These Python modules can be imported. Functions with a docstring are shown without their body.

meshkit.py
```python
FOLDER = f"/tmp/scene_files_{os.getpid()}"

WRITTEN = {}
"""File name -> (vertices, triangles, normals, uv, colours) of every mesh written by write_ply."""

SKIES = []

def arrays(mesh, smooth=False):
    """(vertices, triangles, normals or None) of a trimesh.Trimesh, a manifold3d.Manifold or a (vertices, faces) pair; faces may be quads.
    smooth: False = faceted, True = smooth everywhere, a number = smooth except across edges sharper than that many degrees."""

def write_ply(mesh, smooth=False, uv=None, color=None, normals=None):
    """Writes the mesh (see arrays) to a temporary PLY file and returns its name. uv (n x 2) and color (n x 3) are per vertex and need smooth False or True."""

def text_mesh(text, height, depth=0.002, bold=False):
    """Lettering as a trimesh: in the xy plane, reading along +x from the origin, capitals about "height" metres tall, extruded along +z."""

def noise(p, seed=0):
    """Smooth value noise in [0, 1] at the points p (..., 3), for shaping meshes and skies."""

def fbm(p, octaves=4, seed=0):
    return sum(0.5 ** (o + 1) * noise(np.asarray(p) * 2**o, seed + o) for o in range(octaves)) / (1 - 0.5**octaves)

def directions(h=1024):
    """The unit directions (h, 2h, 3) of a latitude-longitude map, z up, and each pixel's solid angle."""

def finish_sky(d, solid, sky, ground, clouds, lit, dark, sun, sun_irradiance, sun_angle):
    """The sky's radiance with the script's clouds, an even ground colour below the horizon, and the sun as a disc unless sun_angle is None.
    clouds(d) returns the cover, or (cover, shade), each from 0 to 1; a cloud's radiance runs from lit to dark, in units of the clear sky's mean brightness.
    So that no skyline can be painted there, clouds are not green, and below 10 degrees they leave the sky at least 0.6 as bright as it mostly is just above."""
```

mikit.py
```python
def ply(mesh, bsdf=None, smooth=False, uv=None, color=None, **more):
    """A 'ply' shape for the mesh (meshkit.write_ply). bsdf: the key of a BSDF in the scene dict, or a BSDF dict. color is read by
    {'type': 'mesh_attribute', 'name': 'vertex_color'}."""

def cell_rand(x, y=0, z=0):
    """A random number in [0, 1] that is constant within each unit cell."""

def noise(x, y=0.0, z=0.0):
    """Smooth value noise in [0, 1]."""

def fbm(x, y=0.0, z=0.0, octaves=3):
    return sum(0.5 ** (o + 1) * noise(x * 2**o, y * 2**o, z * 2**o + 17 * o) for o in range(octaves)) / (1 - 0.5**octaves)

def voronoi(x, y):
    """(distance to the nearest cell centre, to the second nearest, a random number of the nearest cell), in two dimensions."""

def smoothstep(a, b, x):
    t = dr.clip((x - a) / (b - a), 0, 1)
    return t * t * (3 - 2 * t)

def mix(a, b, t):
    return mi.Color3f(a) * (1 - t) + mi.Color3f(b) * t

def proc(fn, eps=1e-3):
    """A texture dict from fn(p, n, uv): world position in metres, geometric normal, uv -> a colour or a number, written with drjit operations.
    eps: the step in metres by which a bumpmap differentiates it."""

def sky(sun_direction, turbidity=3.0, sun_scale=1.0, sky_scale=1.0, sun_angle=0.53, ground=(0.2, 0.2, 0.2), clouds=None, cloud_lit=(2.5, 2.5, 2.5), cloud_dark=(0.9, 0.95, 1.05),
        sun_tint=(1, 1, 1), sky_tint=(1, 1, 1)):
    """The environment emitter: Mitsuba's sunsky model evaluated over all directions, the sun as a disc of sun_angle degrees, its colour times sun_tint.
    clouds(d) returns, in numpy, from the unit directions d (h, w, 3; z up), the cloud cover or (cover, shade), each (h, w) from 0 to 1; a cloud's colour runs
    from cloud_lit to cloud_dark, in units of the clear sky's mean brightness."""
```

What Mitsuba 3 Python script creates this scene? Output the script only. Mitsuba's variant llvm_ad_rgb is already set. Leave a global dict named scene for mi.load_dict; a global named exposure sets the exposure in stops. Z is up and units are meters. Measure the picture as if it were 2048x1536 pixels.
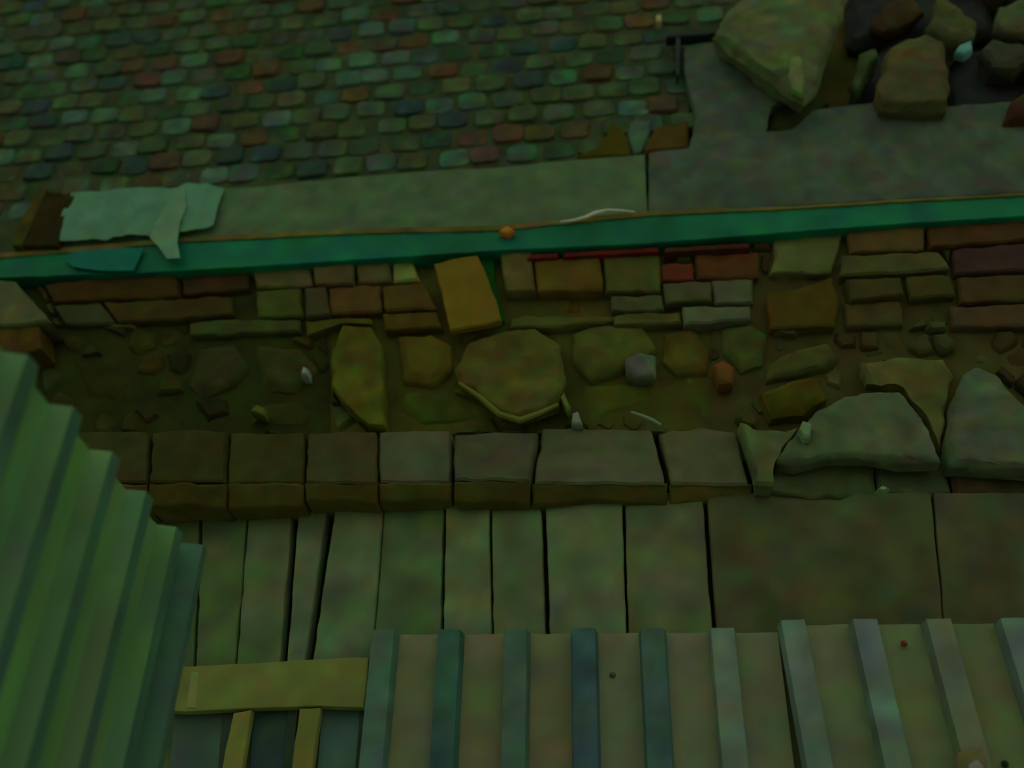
import math, numpy as np, trimesh, mitsuba as mi, mikit, meshkit
import manifold3d as m3
from shapely.geometry import Polygon, Point, box as sbox, LineString
from shapely.ops import unary_union
from scipy.spatial import Voronoi

scene, labels = {}, {}
# ---------------------------------------------------------------- camera, sky, exposure
PITCH, ROLL, YAW, DIST, FPX = 0.587056, -0.027043, 0.136896, 2.941682, 2063.918
F = np.array([0, math.cos(PITCH), math.sin(PITCH)])
U0 = np.array([0, -math.sin(PITCH), math.cos(PITCH)])
X0 = np.array([1.0, 0, 0])
CX = math.cos(ROLL) * X0 - math.sin(ROLL) * U0
CU = math.cos(ROLL) * U0 + math.sin(ROLL) * X0
CAM = np.array([0, 0, 1.6])
scene['camera'] = {'type': 'thinlens', 'fov': math.degrees(2 * math.atan(1024 / FPX)), 'fov_axis': 'x',
                   'aperture_radius': 0.019, 'focus_distance': 3.15, 'near_clip': 0.05, 'far_clip': 100.0,
                   'to_world': mi.ScalarTransform4f().look_at(origin=CAM.tolist(), target=(CAM + F).tolist(), up=CU.tolist())}
# wall frame: s along the wall to the right, z up, d out of the wall towards the yard
AX_S = np.array([math.cos(YAW), -math.sin(YAW), 0]); AX_D = np.array([-math.sin(YAW), -math.cos(YAW), 0])
W = np.stack([AX_S, [0, 0, 1], AX_D], 1); ORG = np.array([0, DIST, 0.0])
GLOW = W @ np.array([0.05, 0.22, 0.95]); GLOW /= np.linalg.norm(GLOW)


def overcast(d):
    g = np.clip(d @ GLOW, 0, 1)
    n = meshkit.fbm(d * 2.5, 3, 5)
    return np.ones(d.shape[:2]), np.clip(0.75 - 0.55 * g ** 1.5 + 0.25 * (n - 0.5), 0, 1)


scene['sky'] = mikit.sky((W @ np.array([-0.35, 0.3, 0.75])).tolist(), turbidity=6, sun_scale=0.0, sky_scale=1.0, ground=(0.38, 0.38, 0.28), clouds=overcast,
                         cloud_lit=(2.75, 3.0, 1.95), cloud_dark=(0.55, 0.60, 0.42))
exposure = 0.9
GAIN = 4.4                      # picture brightness to albedo
TINT = np.array([0.915, 1.0, 0.65])


# ---------------------------------------------------------------- helpers
def lin(c):
    c = np.asarray(c, float) / 255
    return np.where(c <= 0.04045, c / 12.92, ((c + 0.055) / 1.055) ** 2.4)


def sc(c, k):
    return tuple(np.asarray(c, float) * k)


def alb(c, gain=1.0):
    return np.clip(lin(c) * GAIN * gain / TINT, 0.004, 0.8)


CL = (CAM - ORG) @ W


def ray(u, v):
    return (((u - 1024) / FPX) * CX + ((768 - v) / FPX) * CU + F) @ W


class Plane:
    """d = a + b s + k (z - zr) in the wall frame."""
    def __init__(self, a, b=0.0, k=0.0, zr=0.0):
        self.a, self.b, self.k, self.zr = a, b, k, zr

    def d(self, s, z):
        return self.a + self.b * s + self.k * (z - self.zr)

    def at(self, u, v):
        e = ray(u, v)
        m = (self.d(CL[0], CL[1]) - CL[2]) / (e[2] - self.b * e[0] - self.k * e[1])
        return CL + m * e

    def poly(self, px):
        return np.array([self.at(*p)[:2] for p in px])


def to_px(L):
    """wall-frame points to pixels, for sorting out what is in view"""
    c = (np.atleast_2d(L) @ W.T + ORG - CAM) @ np.stack([CX, CU, F], 1)
    return np.stack([1024 + FPX * c[:, 0] / c[:, 2], 768 - FPX * c[:, 1] / c[:, 2]], 1)


def mottle(P, base, seed, amp=0.5, hue=0.35, scale=14.0):
    """blotches of dirt, rust and algae: every channel wanders a little on its own"""
    P = np.asarray(P)
    l = meshkit.fbm(P * scale, 3, seed) - 0.5
    b = meshkit.fbm(P * 4.0, 3, seed + 50) - 0.5
    h = 1.35 * np.stack([meshkit.fbm(P * scale * 1.1, 2, seed + 11 * (k + 1)) - 0.5 for k in range(3)], 1)
    return np.clip(np.asarray(base) * np.exp(2 * amp * l + amp * b)[:, None] * np.exp(2 * hue * h), 0.002, 0.85)


def bsdf(rough, spec, metal=0.0):
    return {'type': 'twosided', 'bsdf': {'type': 'principled', 'base_color': {'type': 'mesh_attribute', 'name': 'vertex_color'},
                                         'roughness': rough, 'specular': spec, 'metallic': metal}}


for nm, a in (('rough_stone', (0.9, 0.2)), ('sheet_metal', (0.62, 0.35)), ('paint_gloss', (0.5, 0.18)), ('paper_white', (0.8, 0.2)), ('foil', (0.25, 0.8))):
    scene[nm] = bsdf(*a)

SEED = [100]


def put(key, V, Fc, color, mat='rough_stone', smooth=35, amp=0.45, hue=0.36, scale=19.0, tone=None):
    """V in the wall frame; becomes one entry of the scene"""
    SEED[0] += 7
    mesh = trimesh.Trimesh(np.asarray(V, float), np.asarray(Fc, int), process=False)
    if smooth and smooth is not True:
        mesh = trimesh.graph.smooth_shade(mesh, angle=math.radians(smooth), facet_minarea=None)
    P = np.array(mesh.vertices)
    c = mottle(P, np.ones(3) * np.asarray(color), SEED[0] % 997, amp, hue, scale)
    if tone is not None:
        c = tone(P, c)
    world = trimesh.Trimesh(P @ W.T + ORG, np.array(mesh.faces), process=False)
    scene[key] = mikit.ply(world, mat, smooth=bool(smooth), color=c)
    return key


COUNT = {}


def numbered(name):
    k = COUNT.get(name, 0); COUNT[name] = k + 1
    return name if k == 0 else f'{name}_{k:03d}'


def tag(key, label, cat, group=None):
    labels[key] = {'label': label, 'category': cat}
    if group: labels[key]['group'] = group


def man_arrays(m):
    me = m.to_mesh()
    return np.array(me.vert_properties[:, :3], float), np.array(me.tri_verts, int)


def ccw(p):
    p = np.asarray(p, float)
    return p if Polygon(p).exterior.is_ccw else p[::-1]


def slab(poly, plane, th, bev=0.006, rough=0.002, L=0.022, seed=0):
    """polygon (s, z) as a block: front on the plane, thickness th into the wall, front edges bevelled"""
    p = ccw(poly); lo, hi = p.min(0), p.max(0); c = (lo + hi) / 2; wh = hi - lo
    b = min(bev, wh.min() * 0.25, th * 0.4)
    cs = m3.CrossSection([p - c])
    m = m3.Manifold.extrude(cs, th - b)
    top = m3.Manifold.extrude(cs, b, scale_top=((wh[0] - 2 * b) / wh[0], (wh[1] - 2 * b) / wh[1])).translate((0, 0, th - b))
    m = (m + top).refine_to_length(L)
    V, Fc = man_arrays(m)
    V[:, :2] += c; V[:, 2] -= th
    if rough:
        N = np.stack([meshkit.fbm(V * 22 + 9.1 * k, 2, seed + k) - 0.5 for k in range(3)], 1)
        V += N * rough * 2 * (V[:, 2:3] > -th + 1e-4)
    V[:, 2] += plane.d(V[:, 0], V[:, 1])
    return V, Fc


def boulder(poly, plane, th, rough=0.012, L=0.03, seed=0, front=0.62):
    """polygon (s, z) as a broken stone that bulges out of the wall"""
    p = ccw(poly); c = p.mean(0); q = p - c
    rings = []
    for sc, dd in ((0.86, -th), (1.0, -0.42 * th), (0.9, -0.12 * th), (front, 0.0)):
        j = 1 + 0.10 * (meshkit.noise(np.stack([q[:, 0] * 31, q[:, 1] * 31, np.full(len(q), dd * 40 + seed)], 1), seed) - 0.5)
        rings.append(np.column_stack([q * sc * j[:, None] if sc < 1 else q, np.full(len(q), dd)]))
    m = m3.Manifold.hull_points(np.vstack(rings)).refine_to_length(L)
    V, Fc = man_arrays(m)
    N = np.stack([meshkit.fbm(V * 16 + 5.3 * k + seed, 3, seed + k) - 0.5 for k in range(3)], 1)
    V = V + N * rough * 2
    V[:, :2] += c
    V[:, 2] += plane.d(V[:, 0], V[:, 1])
    return V, Fc


def px_slab(key, px, plane, th, color, **kw):
    sk = {k: kw.pop(k) for k in ('bev', 'rough', 'L') if k in kw}
    SEED[0] += 1
    V, Fc = slab(plane.poly(px), plane, th, seed=SEED[0], **sk)
    return put(key, V, Fc, alb(color), **kw)


def px_boulder(key, px, plane, th, color, **kw):
    sk = {k: kw.pop(k) for k in ('rough', 'L', 'front') if k in kw}
    SEED[0] += 1
    V, Fc = boulder(plane.poly(px), plane, th, seed=SEED[0], **sk)
    return put(key, V, Fc, alb(color), **kw)


def box_mesh(lo, hi, step):
    m = m3.Manifold.cube((np.array(hi) - lo).tolist()).translate(list(lo)).refine_to_length(step)
    return man_arrays(m)


def tube(pts, rad, sides=7):
    p = np.asarray(pts, float); t = np.gradient(p, axis=0); t /= np.linalg.norm(t, axis=1, keepdims=True)
    a = np.cross(t, [0.2, 0.1, 1.0]); a /= np.linalg.norm(a, axis=1, keepdims=True); b = np.cross(t, a)
    ang = np.arange(sides) * 2 * np.pi / sides
    r = np.broadcast_to(rad, len(p))
    V = (p[:, None] + r[:, None, None] * (np.cos(ang)[None, :, None] * a[:, None] + np.sin(ang)[None, :, None] * b[:, None])).reshape(-1, 3)
    Fc = []
    for i in range(len(p) - 1):
        for j in range(sides):
            k = (j + 1) % sides
            Fc += [[i * sides + j, i * sides + k, (i + 1) * sides + k], [i * sides + j, (i + 1) * sides + k, (i + 1) * sides + j]]
    n0 = len(V); V = np.vstack([V, p[:1], p[-1:]]); e = (len(p) - 1) * sides
    for j in range(sides):
        k = (j + 1) % sides
        Fc += [[n0, k, j], [n0 + 1, e + j, e + k]]
    return V, np.array(Fc)


rng = np.random.default_rng(7)

# ---------------------------------------------------------------- floor and wall core
V, Fc = box_mesh((-4.5, -0.2, -0.6), (4.5, 0.0, 5.0), 0.6)
put('floor', V, Fc, alb((92, 95, 76)), smooth=False)
labels['floor'] = {'kind': 'structure', 'label': 'bare earth floor of the yard'}
CORE = -0.24
V, Fc = box_mesh((-4.0, 0.0, -0.6), (3.4, 7.2, CORE), 0.09)
V[:, 2] += np.where(V[:, 2] > CORE - 0.01, 0.03 * (meshkit.fbm(V * 9, 3, 3) - 0.5), 0)
put('wall_back', V, Fc, alb((38, 40, 10)), smooth=40, amp=0.6)
labels['wall_back'] = {'kind': 'structure', 'label': 'tall rubble and brick wall behind the metal sheets'}


def wall(part):
    return numbered('wall_back__' + part)


def bed(px, d, c):
    p = ccw(Plane(d).poly(px)); V, Fc = man_arrays(m3.Manifold.extrude(m3.CrossSection([p]), d - CORE).refine_to_length(0.05))
    V[:, 2] = V[:, 2] + CORE + np.where(V[:, 2] > (d - CORE) * 0.9, 0.02 * (meshkit.fbm(V * 11, 3, 31) - 0.5), 0)
    put(wall('mortar_bed'), V, Fc, alb(c), smooth=40, amp=0.5)


bed([(-420, 505), (660, 480), (660, 870), (-420, 900)], -0.115, (20, 26, 4))
bed([(655, 480), (1428, 455), (1428, 868), (655, 868)], -0.118, (36, 38, 8))
bed([(1422, 455), (2500, 400), (2500, 940), (1422, 920)], -0.115, (36, 36, 12))
bed([(-700, 560), (-700, -700), (1500, -700), (1500, 60), (1378, 70), (1378, 330), (30, 470), (30, 540)], -0.098, (30, 40, 20))
# ---------------------------------------------------------------- upright boards above the sheets
PB = Plane(-0.08)
TOPB = lambda u: np.interp(u, [150, 300, 760, 1060, 1420, 1500, 1900, 2100], [1020, 1018, 1006, 998, 1012, 1005, 996, 990])
joints = [(250, 232), (402, 391), (495, 474), (590, 569), (661, 621), (766, 745), (890, 884), (981, 985), (1087, 1096), (1248, 1256), (1412, 1432), (1868, 1892), (2110, 2150), (2390, 2450)]
gaps = [4, 5, 3, 14, 15, 4, 5, 5, 10, 5, 9, 4, 5]
bcol = [(44, 58, 30), (46, 60, 30), (50, 64, 36), (52, 66, 40), (52, 66, 38), (48, 62, 34), (58, 70, 40), (54, 68, 38), (56, 68, 40), (50, 59, 32), (43, 48, 25), (43, 48, 27), (42, 46, 26)]
for i in range(len(joints) - 1):
    (t0, b0), (t1, b1) = joints[i], joints[i + 1]
    g0, g1 = gaps[i] / 2, (gaps[i + 1] if i + 1 < len(gaps) else 4) / 2
    e = lambda t, b, v: t + (b - t) * (v - 1025) / 275.0
    px = [(e(t0, b0, v) + g0, v) for v in (1700, 1265)] + [(e(t0, b0, v) + g0, v) for v in (1150,)]
    px += [(e(t0, b0, 985) + g0, 985), (e(t1, b1, 985) - g1, 985)]
    px += [(e(t1, b1, v) - g1 + rng.uniform(-1.5, 1.5), v) for v in (1100, 1180, 1265)] + [(e(t1, b1, 1700) - g1, 1700)]
    px_slab(wall('board'), px, Plane(-0.08 + rng.uniform(-0.006, 0.006)), 0.05, bcol[i], bev=0.004, rough=0.003, L=0.022, amp=0.35, hue=0.28, scale=13)

# ---------------------------------------------------------------- projecting ledge of dressed stones
ZL = 3.17
PL = Plane(0.020, -0.068, -0.30, ZL)
lj = [(-60, -75), (120, 110), (300, 296), (456, 452), (612, 608), (755, 755), (905, 905), (1078, 1062), (1310, 1336), (1476, 1506)]
lcol = [(40, 44, 12), (40, 44, 12), (38, 42, 8), (42, 46, 10), (48, 50, 20), (60, 67, 40), (57, 63, 36), (63, 70, 40), (67, 73, 40)]
ltop = [862, 862, 862, 862, 862, 862, 864, 858, 862]
lbot = [966, 966, 964, 966, 966, 964, 960, 966, 968]
for i in range(len(lj) - 1):
    (t0, b0), (t1, b1) = lj[i], lj[i + 1]
    g = 3 if i < 7 else 7
    px = [(b0 + g, lbot[i]), (t0 + g, ltop[i] + rng.uniform(-4, 4)), ((t0 + t1) / 2, ltop[i] + rng.uniform(-8, 3)), (t1 - g, ltop[i] + rng.uniform(-4, 4)), (b1 - g, lbot[i] + rng.uniform(-2, 2))]
    pl = Plane(PL.a + rng.uniform(-0.012, 0.012), PL.b, PL.k, ZL)
    px_slab(wall('ledge_stone'), px, pl, 0.24, sc(lcol[i], 0.72), bev=0.008, rough=0.006, L=0.03, amp=0.35, hue=0.25)
    px = [(b0 + 2, lbot[i] + 1), (b0 + 3, 1004 + rng.uniform(-4, 6) + (16 if i < 2 else 8 if i < 4 else 0)), ((b0 + b1) / 2, 1003 + rng.uniform(-4, 5) + (14 if i < 2 else 8 if i < 4 else 0)), (b1 - 3, 1003 + rng.uniform(-4, 6) + (12 if i < 2 else 8 if i < 4 else 0)), (b1 - 2, lbot[i] + 1)]
    pc = Plane(pl.a - 0.004, PL.b, 1.0, ZL)
    px_slab(wall('soffit_wedge'), px, pc, 0.12, (44, 44, 12), bev=0.006, rough=0.005, L=0.025, amp=0.4, hue=0.3)  # underside course added and sloped so that it catches more light
# the low dull blocks under the leaning stones on the right
for px, c, th in (([(1530, 980), (1552, 925), (1640, 915), (1745, 912), (1752, 992), (1640, 996)], (40, 52, 24), 0.24), ([(1756, 992), (1750, 914), (1890, 922), (1905, 992)], (38, 50, 26), 0.24),
                  ([(1909, 992), (1895, 926), (2048, 932), (2380, 940), (2390, 985)], (40, 38, 18), 0.24)):
    px_slab(wall('ledge_stone'), px, Plane(0.0, -0.068, -0.1, ZL), th, sc(c, 0.9), bev=0.012, rough=0.010, L=0.03, amp=0.5, hue=0.3)

# ---------------------------------------------------------------- pieces of the wall named by outline
PR = Plane(-0.09)
taken = []


def stone(px, color, d=-0.08, th=0.13, k=0.0, **kw):
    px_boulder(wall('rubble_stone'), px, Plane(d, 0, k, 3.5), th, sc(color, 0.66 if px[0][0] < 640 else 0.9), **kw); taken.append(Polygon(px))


def thing_stone(name, px, color, label, cat, d=-0.06, th=0.13, kind='boulder', group=None, k=0.0, zr=3.5, **kw):
    key = numbered(name)
    (px_boulder if kind == 'boulder' else px_slab)(key, px, Plane(d, 0, k, zr), th, color, **kw)
    taken.append(Polygon(px)); tag(key, label, cat, group)
    return key


thing_stone('stone_slab', [(1552, 922), (1598, 858), (1640, 815), (1690, 786), (1760, 778), (1802, 776), (1836, 815), (1856, 850), (1882, 920), (1800, 922), (1740, 910), (1660, 910), (1590, 928)],
            (43, 53, 31), 'pale half-round stone slab leaning upright on the ledge', 'stone', d=0.01, th=0.07, kind='slab', bev=0.02, rough=0.012, L=0.02, amp=0.4, hue=0.25, k=-0.12, zr=3.2)
thing_stone('stone_slab', [(1898, 928), (1890, 880), (1906, 800), (1925, 745), (1955, 728), (1995, 745), (2060, 815), (2120, 860), (2120, 940)],
            (45, 55, 34), 'large dull grey stone slab with a rounded top at the right edge of the ledge', 'stone', d=-0.02, th=0.08, kind='slab', bev=0.02, rough=0.012, L=0.025, k=-0.1, zr=3.2)
thing_stone('stone_slab', [(1838, 812), (1806, 772), (1735, 762), (1722, 722), (1790, 708), (1890, 716), (1908, 745), (1890, 820), (1884, 900), (1862, 846)],
            (50, 54, 22), 'brown stone slab wedged behind the pale half-round stone', 'stone', d=-0.07, th=0.1, kind='slab', bev=0.015, rough=0.012, L=0.025)
k_ = thing_stone('stone_plate', [(908, 735), (935, 682), (1000, 658), (1070, 650), (1120, 690), (1130, 755), (1116, 806), (1040, 836), (998, 824), (958, 790), (920, 765)],
                 (46, 48, 14), 'dish-shaped olive stone plate with a pale lower rim painted as lit in the middle of the wall', 'stone', d=-0.035, th=0.06, kind='slab', bev=0.02, rough=0.012, L=0.02, k=-0.1)
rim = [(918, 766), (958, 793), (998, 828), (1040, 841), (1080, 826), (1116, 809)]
V, Fc = tube([Plane(-0.035, 0, -0.1, 3.5).at(*p) for p in rim], [0.006, 0.009, 0.011, 0.012, 0.009, 0.006]); put(k_ + '__lit_rim', V, Fc, alb((54, 58, 19)), smooth=40)  # paler tube along the rim: the lit edge is put into its colour
labels[k_ + '__lit_rim'] = {'label': 'pale lower rim painted as lit'}
thing_stone('stone_slab', [(664, 700), (682, 645), (740, 650), (762, 690), (770, 856), (742, 850), (690, 812), (660, 770)], (45, 49, 8), 'upright brown stone slab left of a dark crack in the rubble', 'stone',
            d=-0.05, th=0.09, kind='slab', bev=0.012, rough=0.01, L=0.025)
thing_stone('stone_slab', [(1478, 842), (1502, 856), (1570, 862), (1600, 852), (1548, 925), (1545, 968), (1512, 966), (1508, 935)], (46, 56, 28), 'small pointed grey stone standing between the ledge and the half-round slab', 'stone',
            d=0.0, th=0.09, kind='slab', bev=0.01, rough=0.008, L=0.02, k=-0.15, zr=3.2)
thing_stone('stone', [(1250, 712), (1278, 700), (1312, 704), (1310, 748), (1270, 754), (1252, 740)], (45, 55, 37), 'small pale grey stone in the brown rubble', 'stone', d=-0.05, th=0.08)
thing_stone('brick_fragment', [(1424, 728), (1446, 718), (1470, 732), (1466, 765), (1436, 770)], (54, 36, 8), 'small orange-red brick fragment in the rubble', 'brick', d=-0.05, th=0.07, rough=0.006)
# loose terracotta tile under the beam
thing_stone('terracotta_tile', [(868, 528), (905, 516), (955, 510), (976, 560), (992, 600), (1003, 640), (960, 650), (900, 660), (893, 630), (880, 575)], (64, 56, 10), 'loose orange terracotta tile hanging crooked under the green beam', 'tile',
            d=-0.02, th=0.03, kind='slab', bev=0.006, rough=0.004, L=0.02, amp=0.25, hue=0.15, zr=4.0, k=0.04)
px_slab(wall('gap_lining'), [(955, 505), (985, 500), (990, 560), (1008, 640), (995, 645), (975, 570), (960, 535)], Plane(-0.09), 0.08, (4, 42, 4), rough=0.003, amp=0.2, hue=0.1); taken.append(Polygon([(945, 500), (990, 498), (994, 560), (1012, 645), (990, 650), (960, 540)]))
taken.append(Polygon([(845, 512), (870, 512), (895, 660), (880, 655), (862, 575)]))
# left end: block on brick
thing_stone('stone_block', [(-60, 552), (28, 560), (62, 600), (98, 642), (40, 648), (-60, 655)], (48, 54, 28), 'pale sloping stone block at the left end under the green beam', 'stone', d=0.02, th=0.13, kind='slab', bev=0.01, rough=0.006, amp=0.3)
thing_stone('brick', [(-60, 655), (30, 652), (78, 650), (82, 696), (55, 706), (10, 700), (-60, 696)], (40, 32, 6), 'brown brick under the pale block, just above the left metal sheet', 'brick', d=0.0, th=0.11, kind='slab', bev=0.006, rough=0.004, amp=0.3)
taken.append(Polygon([(28, 556), (60, 556), (125, 690), (120, 705), (82, 700), (80, 650), (100, 642)]))
# shaped pieces of the rubble
taken.append(Polygon([(742, 684), (772, 680), (795, 740), (792, 800), (770, 800), (765, 690)]))
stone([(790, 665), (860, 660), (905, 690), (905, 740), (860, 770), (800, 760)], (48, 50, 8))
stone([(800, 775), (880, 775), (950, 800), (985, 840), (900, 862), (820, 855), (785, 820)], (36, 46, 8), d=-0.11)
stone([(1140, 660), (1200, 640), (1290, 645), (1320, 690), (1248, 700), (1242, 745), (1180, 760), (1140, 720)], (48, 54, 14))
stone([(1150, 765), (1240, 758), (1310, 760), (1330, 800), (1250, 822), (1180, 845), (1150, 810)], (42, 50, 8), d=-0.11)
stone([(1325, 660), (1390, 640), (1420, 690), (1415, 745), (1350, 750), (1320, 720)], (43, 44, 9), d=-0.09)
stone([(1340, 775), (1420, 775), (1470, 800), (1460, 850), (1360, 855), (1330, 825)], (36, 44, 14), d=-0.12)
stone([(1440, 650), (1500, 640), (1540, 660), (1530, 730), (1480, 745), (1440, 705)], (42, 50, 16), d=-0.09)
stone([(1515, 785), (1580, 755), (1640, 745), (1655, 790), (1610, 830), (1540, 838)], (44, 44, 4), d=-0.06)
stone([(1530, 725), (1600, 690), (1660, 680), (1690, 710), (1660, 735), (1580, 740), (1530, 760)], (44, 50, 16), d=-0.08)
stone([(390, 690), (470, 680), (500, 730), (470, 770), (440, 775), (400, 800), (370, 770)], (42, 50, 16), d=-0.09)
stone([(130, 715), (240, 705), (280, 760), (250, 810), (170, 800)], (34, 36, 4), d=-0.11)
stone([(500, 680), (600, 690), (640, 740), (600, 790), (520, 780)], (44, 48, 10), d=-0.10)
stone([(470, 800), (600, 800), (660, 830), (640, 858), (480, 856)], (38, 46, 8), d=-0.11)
# courses of thin bricks and stones right under the beam
brick_list = [
    ([(86, 566), (200, 556), (355, 548), (358, 592), (200, 600), (105, 604)], (46, 36, 6)), ([(363, 547), (495, 538), (500, 578), (366, 590)], (44, 36, 12)),
    ([(106, 610), (200, 604), (230, 644), (130, 650)], (46, 54, 24)), ([(206, 604), (365, 596), (462, 592), (465, 628), (360, 638), (236, 644)], (48, 44, 10)), ([(378, 645), (470, 636), (600, 640), (600, 660), (470, 668), (380, 670)], (46, 56, 18)),
    ([(506, 536), (620, 530), (625, 570), (512, 574)], (58, 60, 26)), ([(625, 530), (705, 524), (708, 566), (630, 570)], (52, 50, 22)), ([(712, 523), (780, 518), (782, 562), (714, 566)], (56, 58, 26)),
    ([(784, 518), (826, 522), (838, 560), (786, 562)], (80, 92, 36)), ([(512, 580), (600, 576), (604, 632), (515, 634)], (42, 52, 12)), ([(608, 576), (650, 573), (660, 630), (610, 634)], (44, 46, 22)),
    ([(655, 574), (760, 568), (765, 622), (662, 628)], (58, 46, 14)), ([(765, 568), (852, 564), (872, 616), (770, 620)], (54, 46, 12)), ([(610, 640), (740, 632), (742, 650), (680, 644), (612, 672)], (52, 52, 8)), ([(765, 626), (874, 622), (885, 652), (770, 662)], (54, 46, 8)),
    ([(998, 500), (1062, 498), (1070, 580), (1012, 584)], (62, 60, 22)), ([(1067, 520), (1200, 512), (1206, 580), (1075, 584)], (60, 50, 10)), ([(1206, 512), (1318, 504), (1322, 582), (1212, 584)], (50, 54, 18)),
    ([(1018, 632), (1110, 630), (1225, 632), (1225, 642), (1110, 655), (1020, 655)], (52, 56, 18)), ([(1323, 528), (1385, 524), (1388, 560), (1326, 562)], (62, 30, 12)), ([(1390, 508), (1515, 502), (1518, 552), (1393, 558)], (54, 34, 10)),
    ([(1326, 566), (1420, 562), (1424, 600), (1330, 604)], (52, 56, 28)), ([(1424, 560), (1506, 556), (1506, 606), (1428, 608)], (56, 64, 36)), ([(1222, 590), (1325, 588), (1328, 620), (1224, 624)], (48, 54, 24)),
    ([(1225, 628), (1360, 624), (1364, 646), (1228, 650)], (52, 56, 20)), ([(1366, 610), (1500, 612), (1502, 636), (1368, 648)], (58, 68, 40)),
    ([(1546, 470), (1620, 464), (1688, 460), (1672, 510), (1664, 545), (1540, 546), (1550, 510)], (58, 68, 30)), ([(1532, 586), (1600, 578), (1662, 552), (1680, 600), (1670, 652), (1540, 655)], (50, 44, 6)),
    ([(1694, 460), (1770, 455), (1850, 450), (1846, 498), (1700, 505)], (56, 48, 18)), ([(1684, 512), (1770, 506), (1880, 500), (1900, 535), (1800, 545), (1680, 550)], (50, 54, 22)), ([(1855, 450), (1950, 442), (2060, 436), (2060, 478), (1905, 490), (1858, 495)], (50, 36, 14)),
    ([(1690, 558), (1800, 552), (1806, 590), (1700, 600)], (44, 42, 14)), ([(1905, 496), (2060, 484), (2060, 540), (1908, 548)], (42, 28, 22)), ([(1812, 552), (1900, 546), (1910, 590), (1820, 596)], (44, 44, 12)), ([(1914, 554), (2060, 546), (2060, 600), (1920, 604)], (46, 38, 14)),
    ([(1690, 606), (1800, 600), (1806, 650), (1694, 654)], (46, 46, 16)), ([(1900, 612), (2060, 606), (2060, 650), (1905, 655)], (50, 42, 20)),
]
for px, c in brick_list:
    px_slab(wall('brick'), px, Plane(-0.075 + rng.uniform(-0.015, 0.012)), 0.11, sc(c, 0.70 if px[0][0] < 480 else 0.82), bev=0.008, rough=0.007, L=0.03, amp=0.4, hue=0.3); taken.append(Polygon(px))
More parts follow.
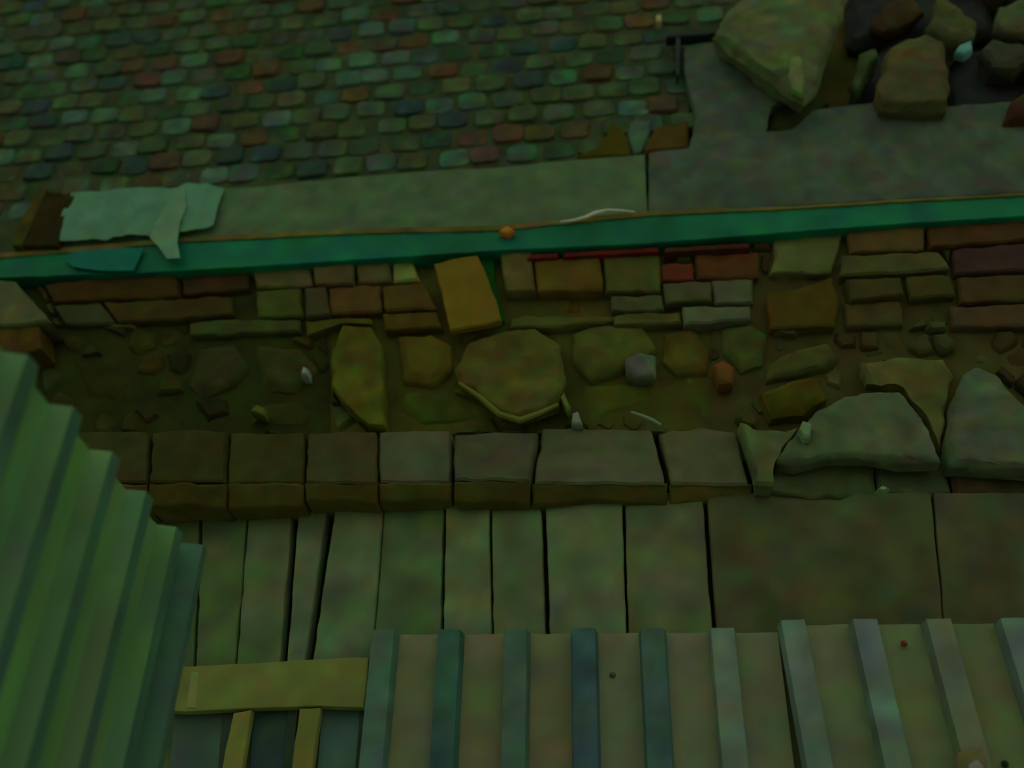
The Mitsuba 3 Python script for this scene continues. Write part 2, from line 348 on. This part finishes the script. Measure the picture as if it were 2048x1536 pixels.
px_slab(wall('brick'), [(1015, 590), (1165, 590), (1165, 628), (1018, 628)], Plane(-0.12), 0.08, (40, 32, 4), rough=0.006); taken.append(sbox(1010, 588, 1220, 630))
taken.append(Polygon([(1505, 575), (1530, 560), (1590, 570), (1585, 582), (1532, 590), (1520, 640), (1503, 640)]))
# thin dark red edge of a tile course below the beam
for x0, x1 in ((1055, 1118), (1125, 1318), (1328, 1500)):
    y = lambda u: np.interp(u, [1055, 1520], [513, 490])
    px_slab(wall('tile_edge'), [(x0, y(x0) + 5), (x0 + 4, y(x0) - 4), (x1 - 4, y(x1) - 5), (x1, y(x1) + 4)], Plane(-0.055), 0.1, (50, 11, 6) if x0 < 1300 else (42, 20, 8), bev=0.003, rough=0.003, L=0.02, amp=0.4)
    taken.append(sbox(x0, y(x1) - 6, x1, y(x0) + 6))


# small stones filling the rest
def fill(region, cell, part, plane_d, th, palette, aspect=1.4, shrink=1.2, amin=260, seed=1):
    r = np.random.default_rng(seed)
    free = region.difference(unary_union([q.buffer(2.5) for q in taken]))
    x0, y0, x1, y1 = region.bounds
    pts = []
    nx, ny = int((x1 - x0) / (cell * aspect)) + 3, int((y1 - y0) / cell) + 3
    for j in range(-1, ny):
        for i in range(-1, nx):
            pts.append((x0 + (i + 0.5 * (j % 2) + r.uniform(-0.35, 0.35)) * cell * aspect, y0 + (j + r.uniform(-0.3, 0.3)) * cell))
    vor = Voronoi(np.array(pts))
    for reg in vor.point_region:
        ids = vor.regions[reg]
        if -1 in ids or not ids: continue
        g = Polygon(vor.vertices[ids]).intersection(free).buffer(-shrink, join_style=2)
        for q in getattr(g, 'geoms', [g]):
            if q.is_empty or q.area < amin: continue
            h = q.convex_hull if q.area > 0.75 * q.convex_hull.area else q.buffer(-6)
            if h.is_empty or h.geom_type != 'Polygon' or h.area < amin: continue
            px = np.array(h.convex_hull.simplify(3).exterior.coords)[:-1]
            c = np.array(palette[r.integers(len(palette))]) * r.uniform(0.85, 1.15)
            px_boulder(wall(part), px, Plane(plane_d + r.uniform(-0.035, 0.02)), th, c, L=0.035)


earth = [(34, 38, 4), (40, 44, 6), (36, 44, 10), (44, 40, 6), (30, 36, 4), (40, 48, 16), (46, 48, 12)]
earth_r = [(42, 44, 12), (36, 40, 10), (46, 40, 14), (40, 46, 18), (48, 50, 20), (34, 30, 12)]
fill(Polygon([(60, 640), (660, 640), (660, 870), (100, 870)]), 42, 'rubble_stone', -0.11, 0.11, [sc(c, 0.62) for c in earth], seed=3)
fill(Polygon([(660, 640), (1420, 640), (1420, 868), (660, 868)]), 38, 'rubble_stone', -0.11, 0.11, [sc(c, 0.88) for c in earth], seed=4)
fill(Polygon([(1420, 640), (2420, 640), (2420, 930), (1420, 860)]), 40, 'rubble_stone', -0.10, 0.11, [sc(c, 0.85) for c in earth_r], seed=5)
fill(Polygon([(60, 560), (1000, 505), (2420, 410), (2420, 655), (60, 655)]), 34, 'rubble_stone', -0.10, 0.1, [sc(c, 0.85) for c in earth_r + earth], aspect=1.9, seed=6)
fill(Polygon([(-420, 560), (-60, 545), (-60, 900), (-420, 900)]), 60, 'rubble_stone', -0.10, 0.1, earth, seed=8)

# ---------------------------------------------------------------- green painted beam
topT = [(-500, 556), (0, 516), (150, 504), (370, 484), (700, 468), (1000, 462), (1150, 446), (1300, 432), (1600, 418), (1800, 405), (2048, 392), (2400, 372)]
botT = [(-500, 594), (0, 556), (300, 545), (600, 527), (850, 511), (1000, 501), (1300, 487), (1560, 466), (1800, 448), (2048, 432), (2400, 410)]
PT = Plane(-0.045)
px_slab('steel_beam__web', topT + botT[::-1], PT, 0.12, (1, 61, 36), mat='paint_gloss', bev=0.004, rough=0.002, L=0.02, amp=0.3, hue=0.42, scale=8)
px_slab('steel_beam__top_flange', [(u, v - 11 + (5 if u > 1300 else 0)) for u, v in topT] + [(u, v - 1) for u, v in topT[::-1]], Plane(-0.038), 0.12, (54, 54, 21), bev=0.003, rough=0.002, L=0.025, amp=0.5, hue=0.4)
labels['steel_beam__top_flange'] = {'label': 'bare yellowish upper edge'}
tag('steel_beam', 'long green painted steel beam running across the wall', 'beam')

# ---------------------------------------------------------------- pale concrete band and its broken right end
PC = Plane(-0.052)
topC = [(150, 393), (270, 384), (350, 379), (505, 373), (700, 352), (900, 338), (1000, 333), (1150, 318), (1286, 308)]
botC = [(u, v - 11) for u, v in topT]
inter = lambda u, L: np.interp(u, [p[0] for p in L], [p[1] for p in L])
px_slab(wall('concrete_band'), [(120, inter(120, botC) + 4)] + topC + [(1290, 307), (1294, inter(1294, botC) + 4)] + [(u, inter(u, botC) + 4) for u in (1150, 1000, 700, 370)], PC, 0.14, (46, 64, 38), bev=0.006, rough=0.003, L=0.03, amp=0.25, hue=0.22)
px_slab(wall('concrete_band'), [(1298, inter(1298, botC) + 5), (1297, 306), (1378, 297), (1392, 230), (1368, 150), (1366, 92), (1420, 82), (1500, 95), (1560, 132), (1590, 180), (1540, 215), (1530, 262), (1580, 262), (1625, 220), (1750, 206), (1900, 212), (2048, 202), (2420, 180),
                                (2420, inter(2420, botC) + 5), (2048, inter(2048, botC) + 5), (1600, inter(1600, botC) + 5)], PC, 0.14, (41, 53, 37), bev=0.008, rough=0.006, L=0.03, amp=0.35, hue=0.3)
# smooth brown mortar fillets and a pale plaster tongue on the upper edge of the band
px_slab(wall('mortar_fillet'), [(1150, 316), (1195, 296), (1215, 270), (1226, 240), (1250, 265), (1264, 310)], Plane(-0.05), 0.1, (38, 38, 3), bev=0.01, rough=0.002, L=0.02, amp=0.12, hue=0.12)
px_slab(wall('mortar_fillet'), [(1285, 304), (1310, 255), (1345, 245), (1376, 240), (1376, 296)], Plane(-0.055), 0.1, (42, 35, 8), bev=0.01, rough=0.004, L=0.02, amp=0.25, hue=0.15)
px_slab(wall('mortar_fillet'), [(1266, 308), (1254, 268), (1262, 240), (1300, 240), (1300, 262), (1282, 304)], Plane(-0.07), 0.08, (40, 58, 40), bev=0.006, rough=0.003, L=0.02, amp=0.2)

# ---------------------------------------------------------------- facing of small square stones above the band
PM = Plane(-0.085)
a0, a1 = PM.at(150, 392), PM.at(1375, 298)
slope = (a1[1] - a0[1]) / (a1[0] - a0[0])
PW, PH = 0.150, 0.112
pale = [(337, 84), (418, 112), (316, 151), (548, 246), (366, 258), (527, 292), (510, 334), (450, 337), (306, 193), (425, 76), (176, 380), (387, 330), (668, 151), (882, 35), (811, 47), (755, 67), (885, 70), (801, 114), (713, 127), (1216, 70), (1296, 105),
        (787, 151), (878, 222), (776, 320), (990, 292), (1043, 292), (994, 316), (1050, 246), (934, 204), (1135, 155), (906, 316)]
red = [(260, 123), (337, 120), (288, 169), (439, 42), (443, 246), (418, 330), (288, 352), (344, 320), (193, 276), (116, 32), (527, 148), (727, 84), (808, 81), (720, 197), (871, 306), (952, 299), (927, 274), (1071, 267), (1138, 260), (1050, 204), (1212, 148), (829, 341), (1293, 32)]
dark = [(192, 93), (302, 65), (580, 63), (661, 60), (485, 137), (548, 172), (432, 186), (432, 299), (517, 313), (193, 345), (267, 313), (359, 225), (60, 246), (598, 98), (18, 179), (1043, 127), (1054, 165), (1047, 91), (874, 183), (1110, 260), (959, 260), (857, 123), (1198, 162), (959, 102), (667, 60)]
obs = np.array(pale + red + dark, float); kinds = [0] * len(pale) + [1] * len(red) + [2] * len(dark)
tones = [[(38, 66, 46), (42, 62, 38), (38, 62, 48)], [(50, 34, 18), (48, 38, 16), (48, 32, 22)], [(18, 40, 32), (20, 36, 36), (20, 42, 18)], [(36, 54, 28), (38, 50, 24), (33, 52, 34), (40, 47, 22), (31, 50, 26), (36, 44, 30)]]
cells = []
r2 = np.random.default_rng(21)
cover = unary_union([Polygon([(1375, 298), (1392, 230), (1368, 150), (1366, 70), (1430, 40), (1520, 0), (1560, -120), (2600, -400), (2600, 500), (1375, 500)]), Polygon([(25, 495), (80, 372), (152, 386), (112, 495)])])
for j in range(-1, 22):
    for i in range(-24, 23):
        s = a0[0] + (i + 0.5 * (j % 2) + r2.uniform(-0.12, 0.12)) * PW
        zc = a0[1] + (j + 0.55 + r2.uniform(-0.06, 0.06)) * PH + slope * (s - a0[0])
        hw, hh = PW * 0.5 * r2.uniform(0.88, 0.98), PH * 0.5 * r2.uniform(0.86, 0.97)
        u, v = to_px([s, zc, PM.a])[0]
        if zc > 7.0 or s < -3.9: continue
        if j == -1 and u > 60: continue
        if cover.contains(Point(u, v)): continue
        cells.append((s, zc, hw, hh, u, v, r2.uniform(-0.010, 0.006), r2.uniform(size=8), r2.uniform(size=3)))
inview = [c for c in cells if -20 < c[4] < 2068 and -15 < c[5] < 520]
order = sorted(range(len(cells)), key=lambda k: (not (-20 < cells[k][4] < 2068 and -15 < cells[k][5] < 520), -cells[k][5]))
rest = []
for rank, k in enumerate(order):
    s, zc, hw, hh, u, v, dd, jit, rc = cells[k]
    base = np.array([(-1, -.7), (-.7, -1), (.7, -1), (1, -.7), (1, .7), (.7, 1), (-.7, 1), (-1, .7)]) * (1 + 0.14 * (jit[:, None] - 0.5))
    p = np.array([s, zc]) + base * [hw, hh]
    p[:, 1] += slope * (p[:, 0] - s)
    dist = np.hypot((obs[:, 0] - u) / 34, (obs[:, 1] - v) / 18)
    q = kinds[int(dist.argmin())] if dist.min() < 1 else (3 if rc[0] < 0.66 else int(rc[0] * 1000) % 3)
    tone = (0.68 * np.array(tones[q][int(rc[1] * 1000) % len(tones[q])]) + 0.32 * np.array((36, 49, 26))) * (0.86 + 0.18 * rc[2])
    V, Fc = boulder(p, Plane(PM.a + dd), 0.05, rough=0.006, L=0.03 if rank < 295 else 0.06, seed=k, front=0.86)
    if rank < 295:
        put(wall('facing_stone'), V, Fc, alb(tone), amp=0.45, hue=0.5)
    else:
        rest.append((V, Fc, alb(tone)))
n = 0; VV, FF, CC = [], [], []
for V, Fc, c in rest:
    VV.append(V); FF.append(Fc + n); CC.append(np.tile(c, (len(V), 1))); n += len(V)
VV, FF, CC = np.vstack(VV), np.vstack(FF), np.vstack(CC)
scene['wall_back__facing_stones'] = mikit.ply(trimesh.Trimesh(VV @ W.T + ORG, FF, process=False), 'rough_stone', smooth=True, color=CC)
labels['wall_back__facing_stones'] = {'kind': 'stuff', 'label': 'further small square facing stones'}

# ---------------------------------------------------------------- broken top right corner: rocks
rocks = [
    ([(1424, 60), (1450, 10), (1500, -30), (1600, -60), (1700, -60), (1690, 20), (1660, 100), (1636, 160), (1612, 192), (1580, 180), (1560, 130), (1500, 90)], (56, 68, 36), 0.09, 0.13, 'large tongue-shaped pale stone pointing down over the concrete'),
    ([(1702, 160), (1720, 100), (1752, 92), (1758, 110), (1735, 150), (1712, 180)], (42, 56, 24), -0.01, 0.10, 'narrow grey-green stone beside the dark crevice'),
    ([(1752, 170), (1780, 85), (1850, 55), (1895, 70), (1905, 140), (1900, 200), (1820, 203), (1765, 198)], (50, 51, 25), 0.05, 0.16, 'big brown boulder at the right above the concrete'),
    ([(1740, 50), (1770, 5), (1830, -10), (1850, 20), (1810, 50), (1765, 62)], (36, 30, 10), -0.06, 0.12, 'dark brown stone above the big boulder'),
    ([(1856, 50), (1868, 0), (1885, -20), (1910, 25), (1960, 40), (1950, 80), (1900, 80)], (46, 52, 24), -0.01, 0.12, 'greyish stone leaning above the big brown boulder'),
    ([(1958, 95), (1985, 74), (2048, 80), (2070, 110), (2040, 135), (1985, 130)], (38, 42, 26), -0.02, 0.12, 'dull stone over the dark hollow at the right edge'),
    ([(1992, 50), (2000, 5), (2048, -15), (2090, 10), (2090, 60), (2020, 62)], (50, 58, 32), -0.02, 0.12, 'pale stone in the top right corner'),
    ([(2010, 235), (2025, 190), (2060, 170), (2110, 180), (2110, 235)], (40, 28, 12), -0.0, 0.12, 'reddish brown stone lying on the concrete at the right edge'),
]
for px, c, d, th, lb in rocks:
    key = numbered('rock'); px_boulder(key, px, Plane(d), min(th, d + 0.13) if d < 0.05 else th, sc(c, 0.86), rough=0.02, L=0.025); tag(key, lb, 'rock')
key = numbered('white_scrap'); px_boulder(key, [(1910, 100), (1920, 88), (1945, 78), (1948, 96), (1930, 106)], Plane(0.03), 0.05, (60, 104, 86), rough=0.004, L=0.012, mat='paper_white'); tag(key, 'small crumpled white scrap on the rocks at the upper right', 'paper')
px_boulder('rock__highlight_tip', [(1575, 150), (1582, 110), (1600, 105), (1612, 150), (1606, 185), (1585, 176)], Plane(0.105), 0.06, (56, 72, 36), rough=0.008, L=0.02)  # highlight on the tongue stone, put into a paler colour
labels['rock__highlight_tip'] = {'label': 'tip with a painted highlight'}
for px in ([(1680, 220), (1760, 90), (1800, 60), (1860, 90), (1900, 210), (1760, 214)], [(1900, 220), (1905, 110), (1960, 90), (2120, 100), (2120, 230)], [(1690, 80), (1700, -40), (1990, -60), (1990, 60), (1800, 60)]):
    px_boulder(wall('rubble_stone'), px, Plane(-0.14), 0.14, (24, 28, 24), rough=0.02, L=0.04)
px_boulder(wall('rubble_stone'), [(1530, 262), (1535, 215), (1600, 190), (1660, 195), (1625, 225), (1590, 265)], Plane(-0.09), 0.1, (28, 34, 14), rough=0.01, L=0.03)
fill(Polygon([(1700, -420), (2500, -420), (2500, 190), (2060, 190), (2060, -30), (1700, -60)]), 60, 'rubble_stone', -0.05, 0.15, earth_r, seed=9)
# dark strips added in place of a slot at the corner of the facing
key = 'dark_slot'
px_slab(key + '__cross_line', [(1332, 74), (1335, 66), (1418, 59), (1420, 68)], Plane(-0.02), 0.05, (8, 20, 16), bev=0.002, rough=0, L=0.02, mat='sheet_metal')
px_slab(key + '__upright_line', [(1352, 72), (1361, 72), (1358, 150), (1352, 150)], Plane(-0.025), 0.05, (10, 24, 24), bev=0.002, rough=0, L=0.02, mat='sheet_metal')
tag(key, 'thin dark strips added for the slot between facing stones and concrete', 'bracket')
# dark timber block at the left end of the band
key = 'timber_block'
px_slab(key + '__front', [(24, 492), (50, 425), (85, 378), (150, 391), (128, 440), (114, 490)], Plane(-0.01), 0.085, (23, 21, 3), bev=0.006, rough=0.004, L=0.025, amp=0.5)
px_slab(key + '__left_side', [(22, 490), (48, 425), (80, 372), (94, 378), (66, 440), (44, 490)], Plane(-0.004), 0.06, (34, 37, 8), bev=0.004, rough=0.004, L=0.02)  # left side in a lighter colour than the front
labels[key + '__left_side'] = {'label': 'lighter left side'}
tag(key, 'dark brown timber block above the green beam at the far left', 'block')


# ---------------------------------------------------------------- torn white paper and odds and ends on the band
def cloth(key, px, plane, amp, color, freq=30, seed=0, th=0.004, bulge=None):
    p = ccw(plane.poly(px)); cs = m3.CrossSection([p])
    V, Fc = man_arrays(m3.Manifold.extrude(cs, th).refine_to_length(0.012))
    V[:, 2] += plane.d(V[:, 0], V[:, 1]) + amp * (meshkit.fbm(np.column_stack([V[:, 0] * freq, V[:, 1] * freq * 0.5, np.full(len(V), seed * 3.3)]), 3, seed))
    put(key, V, Fc, alb(color), mat='paper_white', smooth=50, amp=0.12, hue=0.15)


cloth('torn_paper', [(150, 398), (230, 391), (300, 386), (352, 382), (430, 379), (452, 383), (440, 420), (432, 462), (370, 474), (290, 480), (200, 488), (128, 492), (122, 468)], Plane(-0.050), 0.055, (50, 84, 58), freq=13, seed=2)
tag('torn_paper', 'wide crumpled pale paper sheet on the band beside the timber block', 'paper')
cloth('torn_paper_001', [(345, 398), (352, 384), (372, 382), (376, 420), (362, 455), (358, 490), (364, 523), (336, 522), (322, 500), (304, 482), (316, 450), (330, 425)], Plane(-0.018), 0.03, (58, 86, 60), freq=16, seed=4)
tag('torn_paper_001', 'white pointed paper strip hanging down over the green beam', 'paper')
cloth('plastic_film', [(130, 522), (150, 508), (240, 500), (290, 500), (270, 545), (200, 545), (150, 538)], Plane(-0.038), 0.02, (8, 62, 46), freq=22, seed=9)
tag('plastic_film', 'crumpled bluish plastic film stuck on the green beam at the left', 'plastic film')
V, Fc = tube([Plane(-0.02).at(*p) for p in ((1120, 444), (1150, 440), (1172, 434), (1190, 426), (1215, 420), (1245, 421), (1270, 424))], [0.003, 0.005, 0.006, 0.008, 0.005, 0.004, 0.003])
put('foil_strip', V, Fc, alb((110, 136, 100)), mat='foil', amp=0.2, hue=0.1); tag('foil_strip', 'thin bright foil strip curling along the upper edge of the beam', 'foil')
px_boulder('orange_glint', [(995, 462), (1012, 450), (1030, 458), (1016, 468)], Plane(-0.01), 0.035, (100, 70, 24), L=0.012, rough=0.003); tag('orange_glint', 'small orange glint painted on the upper edge of the beam', 'chip')  # stands for a glint, its brightness put into the colour
chips = [([(600, 748), (606, 730), (616, 735), (615, 750)], (76, 90, 70), 'tiny white chip in the dark rubble at left centre'), ([(497, 820), (512, 806), (530, 815), (528, 830), (515, 822)], (44, 56, 10), 'small yellow-green chip low in the dark rubble'),
         ([(1142, 848), (1144, 824), (1156, 820), (1166, 850)], (68, 78, 60), 'small white chip just above the ledge beside the stone plate'), ([(1120, 792), (1126, 780), (1142, 812), (1134, 822)], (52, 66, 24), 'thin greenish splinter at the right side of the stone plate'),
         ([(1598, 858), (1606, 838), (1626, 845), (1622, 872), (1610, 876)], (62, 84, 50), 'pale flake on the left side of the half-round slab'), ([(1312, 42), (1312, 28), (1322, 26), (1324, 42)], (104, 100, 60), 'tiny pale chip among the facing stones at the top'),
         ([(1752, 976), (1765, 968), (1780, 976), (1766, 982)], (62, 88, 50), 'tiny pale flake on the dull ledge block')]
for px, c, lb in chips:
    key = numbered('stone_chip'); px_boulder(key, px, Plane(0.045 if px[0][1] > 830 and px[0][0] > 1500 else -0.04), 0.06, c, L=0.012, rough=0.003, amp=0.2, hue=0.1); tag(key, lb, 'chip')
V, Fc = tube([Plane(-0.03).at(*p) for p in ((1262, 824), (1285, 832), (1305, 840), (1322, 850))], [0.004, 0.006, 0.006, 0.004]); put('straw', V, Fc, alb((66, 80, 56)), amp=0.1, hue=0.1)
tag('straw', 'thin pale straw lying across the rubble above the ledge', 'straw')


# ---------------------------------------------------------------- corrugated sheets
def strip(prof, ztop, zbot, th=0.0016, lean=(0.0, 0.0), wob=0.002, seed=0):
    """a run of points (s, d) as a folded sheet from the floor to ztop(s)"""
    prof = np.asarray(prof, float); fine = [prof[0]]
    for a, b in zip(prof[:-1], prof[1:]):
        k = max(1, int(np.ceil(np.linalg.norm(b - a) / 0.025)))
        fine += [a + (b - a) * q / k for q in range(1, k + 1)]
    P = np.array(fine); t = np.gradient(P, axis=0); t /= np.linalg.norm(t, axis=1, keepdims=True); nn = np.column_stack([-t[:, 1], t[:, 0]])
    zt = np.array([ztop(x) for x in P])
    lev = np.concatenate([[0.0, 0.4, 0.8], np.linspace(0.86, 1.0, 26)])
    def surf(off):
        Q = P + nn * off
        G = np.array([[[q[0], zbot + (z - zbot) * l, q[1]] for l in lev] for q, z in zip(Q, zt)])
        drop = zt[:, None] - G[:, :, 1]
        G[:, :, 0] += lean[0] * drop; G[:, :, 2] += lean[1] * drop
        G[:, :, 2] += wob * 2 * (meshkit.fbm(G * [6, 3, 6], 2, seed) - 0.5)
        G[:, -1, 1] += 0.003 * (meshkit.noise(np.column_stack([P * 25, np.zeros(len(P))]), seed) - 0.5)
        return G
    A, B = surf(0), surf(-th); na, nl = A.shape[:2]
    idx = np.arange(na * nl).reshape(na, nl); Fc = []
    def quad(a, b, c, d): Fc.extend([[a, b, c], [a, c, d]])
    M = na * nl
    for i in range(na - 1):
        for j in range(nl - 1):
            quad(idx[i, j], idx[i + 1, j], idx[i + 1, j + 1], idx[i, j + 1]); quad(M + idx[i, j], M + idx[i, j + 1], M + idx[i + 1, j + 1], M + idx[i + 1, j])
        quad(idx[i, -1], idx[i + 1, -1], M + idx[i + 1, -1], M + idx[i, -1])
    for j in range(nl - 1):
        quad(idx[0, j], idx[0, j + 1], M + idx[0, j + 1], M + idx[0, j]); quad(idx[-1, j + 1], idx[-1, j], M + idx[-1, j], M + idx[-1, j + 1])
    return np.vstack([A.reshape(-1, 3), B.reshape(-1, 3)]), np.array(Fc)


S0, DEP = -0.3693, 0.048
ZT = lambda k: 1.6 + 1.0932 - 0.00327 * k


def front_sheet(key, ks, ztop, ribcol, pancol, lean=(0, 0), d0=0.0):
    first = True
    for i, k in enumerate(ks):
        c = S0 + 0.2 * k
        rib = [(c - 0.040, d0 - DEP), (c - 0.033, d0), (c + 0.033, d0), (c + 0.040, d0 - DEP)]
        nm = numbered(key + '__rib')
        V, Fc = strip(rib, lambda p: ztop(k), 0.02, lean=lean, seed=k); put(nm, V, Fc, alb(ribcol[i]), mat='sheet_metal', smooth=25, amp=0.42, hue=0.26, scale=16)
        pan = [(c + 0.040, d0 - DEP), (c + 0.160, d0 - DEP)]
        nm = numbered(key + '__pan')
        V, Fc = strip(pan, lambda p: ztop(k), 0.02, lean=lean, seed=k + 30); put(nm, V, Fc, alb(pancol[i]), mat='sheet_metal', smooth=25, amp=0.22, hue=0.28, scale=12)


teal = (30, 60, 50)
front_sheet('corrugated_sheet', range(0, 6), lambda k: ZT(k), [(42, 66, 50), (28, 54, 42), (38, 60, 44), (30, 54, 47), (34, 58, 45), (56, 71, 52)], [(63, 70, 42), (64, 70, 41), (62, 68, 40), (62, 70, 44), (62, 70, 43), (60, 69, 42)])
tag('corrugated_sheet', 'rusty beige corrugated metal sheet with dark green ribs in the middle', 'metal sheet')
front_sheet('corrugated_sheet_001', range(6, 12), lambda k: ZT(k) + 0.02, [(56, 71, 56), (55, 71, 55), (58, 69, 48), (53, 69, 55)] * 2, [(57, 69, 40), (56, 68, 38), (56, 66, 36), (54, 66, 38)] * 2, lean=(0.045, 0.02), d0=0.006)
tag('corrugated_sheet_001', 'corrugated metal sheet with pale ribs at the right, its top edge a little higher', 'metal sheet')
# left wall of sheets: ribs stand out along s, the run goes along d
LS, LF = -0.841, -0.793
zl = lambda p: 2.77 - 0.012 * (1.18 - p[1])
first_d = 1.181
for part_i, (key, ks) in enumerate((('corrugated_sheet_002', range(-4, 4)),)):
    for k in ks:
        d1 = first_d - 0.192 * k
        for nm, prof, c in (('rib_flank', [(LS, d1), (LF, d1 - 0.014)], (53, 80, 45)), ('rib_face', [(LF, d1 - 0.014), (LF, d1 - 0.054)], (37, 65, 43)), ('rib_flank', [(LF, d1 - 0.054), (LS, d1 - 0.128)], (50, 78, 42))):  # faces darker than flanks: shading by direction put into the colour
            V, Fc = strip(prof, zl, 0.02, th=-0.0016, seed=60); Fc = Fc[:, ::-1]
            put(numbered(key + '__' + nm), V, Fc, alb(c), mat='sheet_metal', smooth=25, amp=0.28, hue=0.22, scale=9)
        pan = [(LS, d1 - 0.128), (LS, d1 - 0.192)]
        V, Fc = strip(pan, zl, 0.02, th=-0.0016, seed=60); Fc = Fc[:, ::-1]
        put(numbered(key + '__pan'), V, Fc, alb((54, 85, 42)), mat='sheet_metal', smooth=25, amp=0.25, hue=0.22, scale=7)
tag('corrugated_sheet_002', 'greenish corrugated metal sheet wall on the left with a stepped top edge', 'metal sheet')
# corner strip closing the left wall
V, Fc = strip([(LS, 0.385), (LF + 0.016, 0.425), (LF + 0.016, 0.452), (LS + 0.004, 0.472)], lambda p: 2.775, 0.02, seed=5)
put('corner_strip', V, Fc, alb((36, 62, 44)), mat='sheet_metal', smooth=25, amp=0.35, hue=0.2); tag('corner_strip', 'narrow bent metal strip at the end of the left sheet wall', 'metal strip')

# ---------------------------------------------------------------- slatted timber hatch with a dark panel behind, in the corner
HP = Plane(-0.012)
px_slab('timber_hatch__top_rail', [(330, 1420), (345, 1334), (367, 1333), (491, 1327), (620, 1319), (738, 1315), (728, 1416), (640, 1413), (500, 1417), (366, 1424)], HP, 0.03, (64, 72, 30), bev=0.003, rough=0.002, L=0.025, amp=0.22, hue=0.2)
for px in ([(466, 1426), (503, 1419), (483, 1536), (450, 1720), (408, 1720), (444, 1536)], [(599, 1418), (640, 1415), (623, 1536), (598, 1720), (556, 1720), (583, 1536)]):
    px_slab(numbered('timber_hatch__slat'), px, HP, 0.03, (68, 72, 30), bev=0.003, rough=0.002, L=0.025, amp=0.22, hue=0.2)
tag('timber_hatch', 'olive timber hatch frame with two slats in the lower left corner of the wall', 'hatch')
px_slab('timber_hatch__pale_end', [(372, 1416), (382, 1344), (398, 1344), (392, 1416)], Plane(-0.009), 0.01, (72, 82, 40), bev=0.002, rough=0.001, L=0.02, amp=0.1); labels['timber_hatch__pale_end'] = {'label': 'pale left end with a painted highlight'}  # highlight at the left of the rail, painted as a paler piece
for i, (c, u0, u1) in enumerate((((36, 58, 40), 340, 470), ((24, 46, 36), 500, 600), ((38, 62, 50), 636, 745))):
    px = [(u0 - 14, 1720), (u0 + 8, 1405), (u1 + 8, 1405), (u1 - 40, 1720)]
    px_slab(numbered('metal_panel__strip'), px, Plane(-0.058), 0.012, c, bev=0.002, rough=0.002, L=0.025, mat='sheet_metal', amp=0.5, hue=0.4, scale=9)
    px = [(u1 - 24 - 26, 1720), (u1 - 24, 1408), (u1 - 4, 1408), (u1 - 30, 1720)]
    px_slab(numbered('metal_panel__shade_strip'), px, Plane(-0.046), 0.02, (20, 34, 22), bev=0.002, rough=0.001, L=0.03, mat='sheet_metal')  # dark strip painted in for the shadow at the right of each recess
tag('metal_panel', 'dark bluish metal panel behind the slats of the timber hatch', 'panel')

# ---------------------------------------------------------------- small fixings on the sheets
for px, c in (((1808, 1287), (70, 30, 14)), ((1225, 1350), (40, 48, 34)), ((2010, 1528), (14, 24, 16))):
    pl = Plane(-DEP + (0.02 if px[0] > 1500 else 0.0)); p = pl.at(*px)
    m = m3.Manifold.cylinder(0.008, 0.010, 0.007, 10) + m3.Manifold.cylinder(0.014, 0.005, 0.004, 6)
    V, Fc = man_arrays(m.translate(p.tolist())); key = numbered('screw'); put(key, V, Fc, alb(c), mat='sheet_metal', amp=0.1, hue=0.1)
    tag(key, {1808: 'small rusty red screw near the top of the right metal sheet', 1225: 'dull grey screw on a beige strip of the middle metal sheet', 2010: 'dark screw at the bottom right corner of the right metal sheet'}[px[0]], 'screw')
pl = Plane(0.07)
px_boulder('peg__cap', [(1914, 1520), (1920, 1502), (1945, 1492), (1968, 1494), (1976, 1515), (1978, 1560), (1916, 1560)], pl, 0.045, (56, 52, 28), rough=0.004, L=0.015)
px_boulder('peg__pale_end', [(1935, 1560), (1938, 1528), (1955, 1518), (1968, 1530), (1970, 1560)], Plane(0.076), 0.03, (74, 82, 66), rough=0.003, L=0.012); labels['peg__pale_end'] = {'label': 'whitish broken end'}
tag('peg', 'small brown peg with a whitish end on the right sheet at the bottom edge', 'peg')
